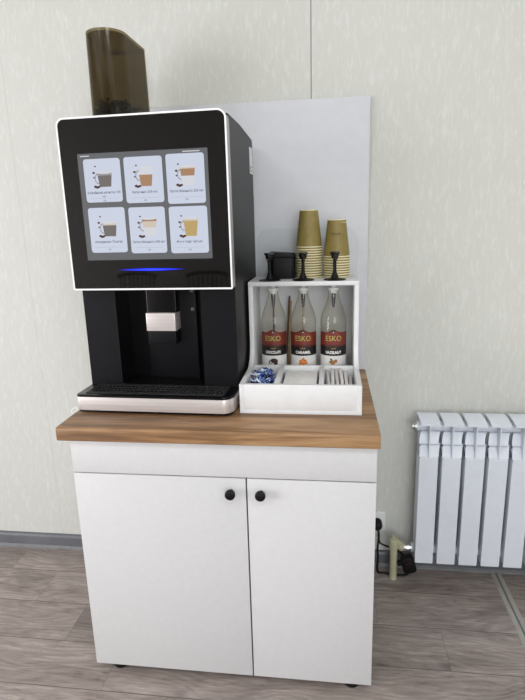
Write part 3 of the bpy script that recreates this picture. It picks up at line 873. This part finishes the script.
tube(bm, [(.002, -.032, -.03), (.008, -.042, -.058), (.022, -.045, -.066), (.045, -.045, -.074), (.070, -.045, -.080), (.094, -.070, -.092)], .0036, 8, smooth_n=8)
build('side_lead', bm, M_cable, pc)
AM = Matrix.Translation(Vector((1.014, .520, H-.722))-Vector((.906, Y1-.0155, H-.606))) @ Matrix.Rotation(-.3, 4, 'Y') @ Matrix.Scale(1.15, 4)
bm = B(); prism(bm, rrect(-.020, .022, -.030, .026, .012, 5), 'y', -.014, .014, bev=.003)
box(bm, -.033, -.016, -.008, .008, .0, .014, .003)
bmesh.ops.transform(bm, matrix=AM, verts=bm.verts); ad = build('adapter_body', bm, M_cable, pc)
bm = B()
for x in (-.003, .006): box(bm, x-.0012, x+.0012, -.0144, -.0138, .004, .0065)
bmesh.ops.transform(bm, matrix=AM, verts=bm.verts); build('marks', bm, plain('rust_print', (150, 70, 50), .5), ad, smooth=0)['label'] = 'two small reddish marks'

# small clear clip at the worktop's left edge
cl = empty('cable_clip', (-.006+.020, .150, H+.0002), .3, label='tiny clear plastic clip on the worktop by the left end of the drip tray', cat='clip')
bm = B(); tube(bm, [(-.012, 0, .003), (-.010, .003, .012), (0, .004, .017), (.006, .002, .011), (-.002, 0, .006), (-.009, -.002, .003)], .0016, 8, smooth_n=5)
build('clip_loop', bm, M_socket, cl)
cl.location = (.0065, .105, H+.0002)

# ------------------------------------------------------------------ things behind the camera that the glass front mirrors
def spindle_chair(x, y, rz, side):
    t = empty('dining_chair', (x, y, 0), rz, label='dark brown spindle-back chair faintly mirrored low in the black glass, ' + side, cat='chair', group='chairs mirrored in the glass')
    m = M_chair
    bm = B(); box(bm, -.2, .2, -.2, .2, .43, .46, .01); build('seat', bm, m, t)
    for (lx, ly) in ((-.17, -.17), (.17, -.17), (-.17, .17), (.17, .17)):
        bm = B(); tube(bm, [(lx*1.1, ly*1.1, 0), (lx, ly, .43)], .016, 10); build('leg', bm, m, t)
    bm = B(); tube(bm, [(-.20, .20, .86), (-.1, .23, .885), (.1, .23, .885), (.20, .20, .86)], .016, 8, smooth_n=4); build('top_rail', bm, m, t)
    bm = B()
    for i in range(9):
        x_ = -.18+.045*i; tube(bm, [(x_*.9, .18, .455), (x_, .222 if abs(x_) < .12 else .21, .87)], .007, 6)
    build('spindles', bm, m, t)
M_chair = plain('dark_chair_wood', (52, 36, 30), .4)
spindle_chair(-1.30, -2.95, PI+.1, 'on its left'); spindle_chair(-.58, -2.98, PI-.08, 'on its right')

# ------------------------------------------------------------------ light
def area(name, loc, rot, sx, sy, power, col):
    l = bpy.data.lights.new(name, 'AREA'); l.shape = 'RECTANGLE'; l.size = sx; l.size_y = sy; l.energy = power; l.color = col
    o = bpy.data.objects.new(name, l); C.objects.link(o); o.location = loc; o.rotation_euler = rot
    return o
area('window_and_added_light', (X0+.02, (WY0+WY1)/2, (WZ0+WZ1)/2), (0, -PI/2, 0), WZ1-WZ0, WY1-WY0, 102, (1, .972, .985))  # daylight through the left window
def added_ceiling_panel(x, y):
    t = empty('added_ceiling_light', (x, y, ZC), label='unseen square ceiling panel added for light', cat='ceiling light', group='added ceiling light panels')
    bm = B(); box(bm, -.3, .3, -.3, .3, -.03, -.0005, .004); build('housing', bm, M_trim, t)
    area('added_panel_lamp', (x, y, ZC-.035), (0, 0, 0), .56, .56, 13, (.97, 1, .98))
added_ceiling_panel(-.6, -1.7); added_ceiling_panel(1.2, -1.7)  # unseen ceiling panels, added as extra light for the room
area('window_and_added_light', ((FX0+FX1)/2, Y0+.02, (FZ0+FZ1)/2), (PI/2, 0, 0), FX1-FX0, FZ1-FZ0, 40, (.97, 1, 1))  # fill light at the added front window, brightens the right side

w = bpy.data.worlds.new('world'); S.world = w; w.use_nodes = True
w.node_tree.nodes['Background'].inputs[0].default_value = (.9, .95, 1, 1); w.node_tree.nodes['Background'].inputs[1].default_value = 1.2

# ------------------------------------------------------------------ camera
pitch, roll, yaw, fpx = .2367, -.0279, .1317, 518.72
cyw, syw = math.cos(yaw), math.sin(yaw)
f = Vector((-syw, cyw, 0)); r_ = Vector((cyw, syw, 0)); u = Vector((0, 0, 1))
f2 = f*math.cos(pitch)-u*math.sin(pitch); u2 = u*math.cos(pitch)+f*math.sin(pitch)
r3 = r_*math.cos(roll)+u2*math.sin(roll); u3 = u2*math.cos(roll)-r_*math.sin(roll)
cam = bpy.data.cameras.new('camera'); co = bpy.data.objects.new('camera', cam); C.objects.link(co)
Mx = Matrix((r3, u3, -f2)).transposed().to_4x4(); Mx.translation = Vector((.7232, -1.2131, .5102+H))
co.matrix_world = Mx
cam.sensor_fit = 'VERTICAL'; cam.sensor_height = 24; cam.lens = fpx/700*24
cam.clip_start = .01
S.camera = co
S.view_settings.view_transform = 'Standard'; S.view_settings.look = 'None'
S.view_settings.exposure = 0; S.view_settings.gamma = 1
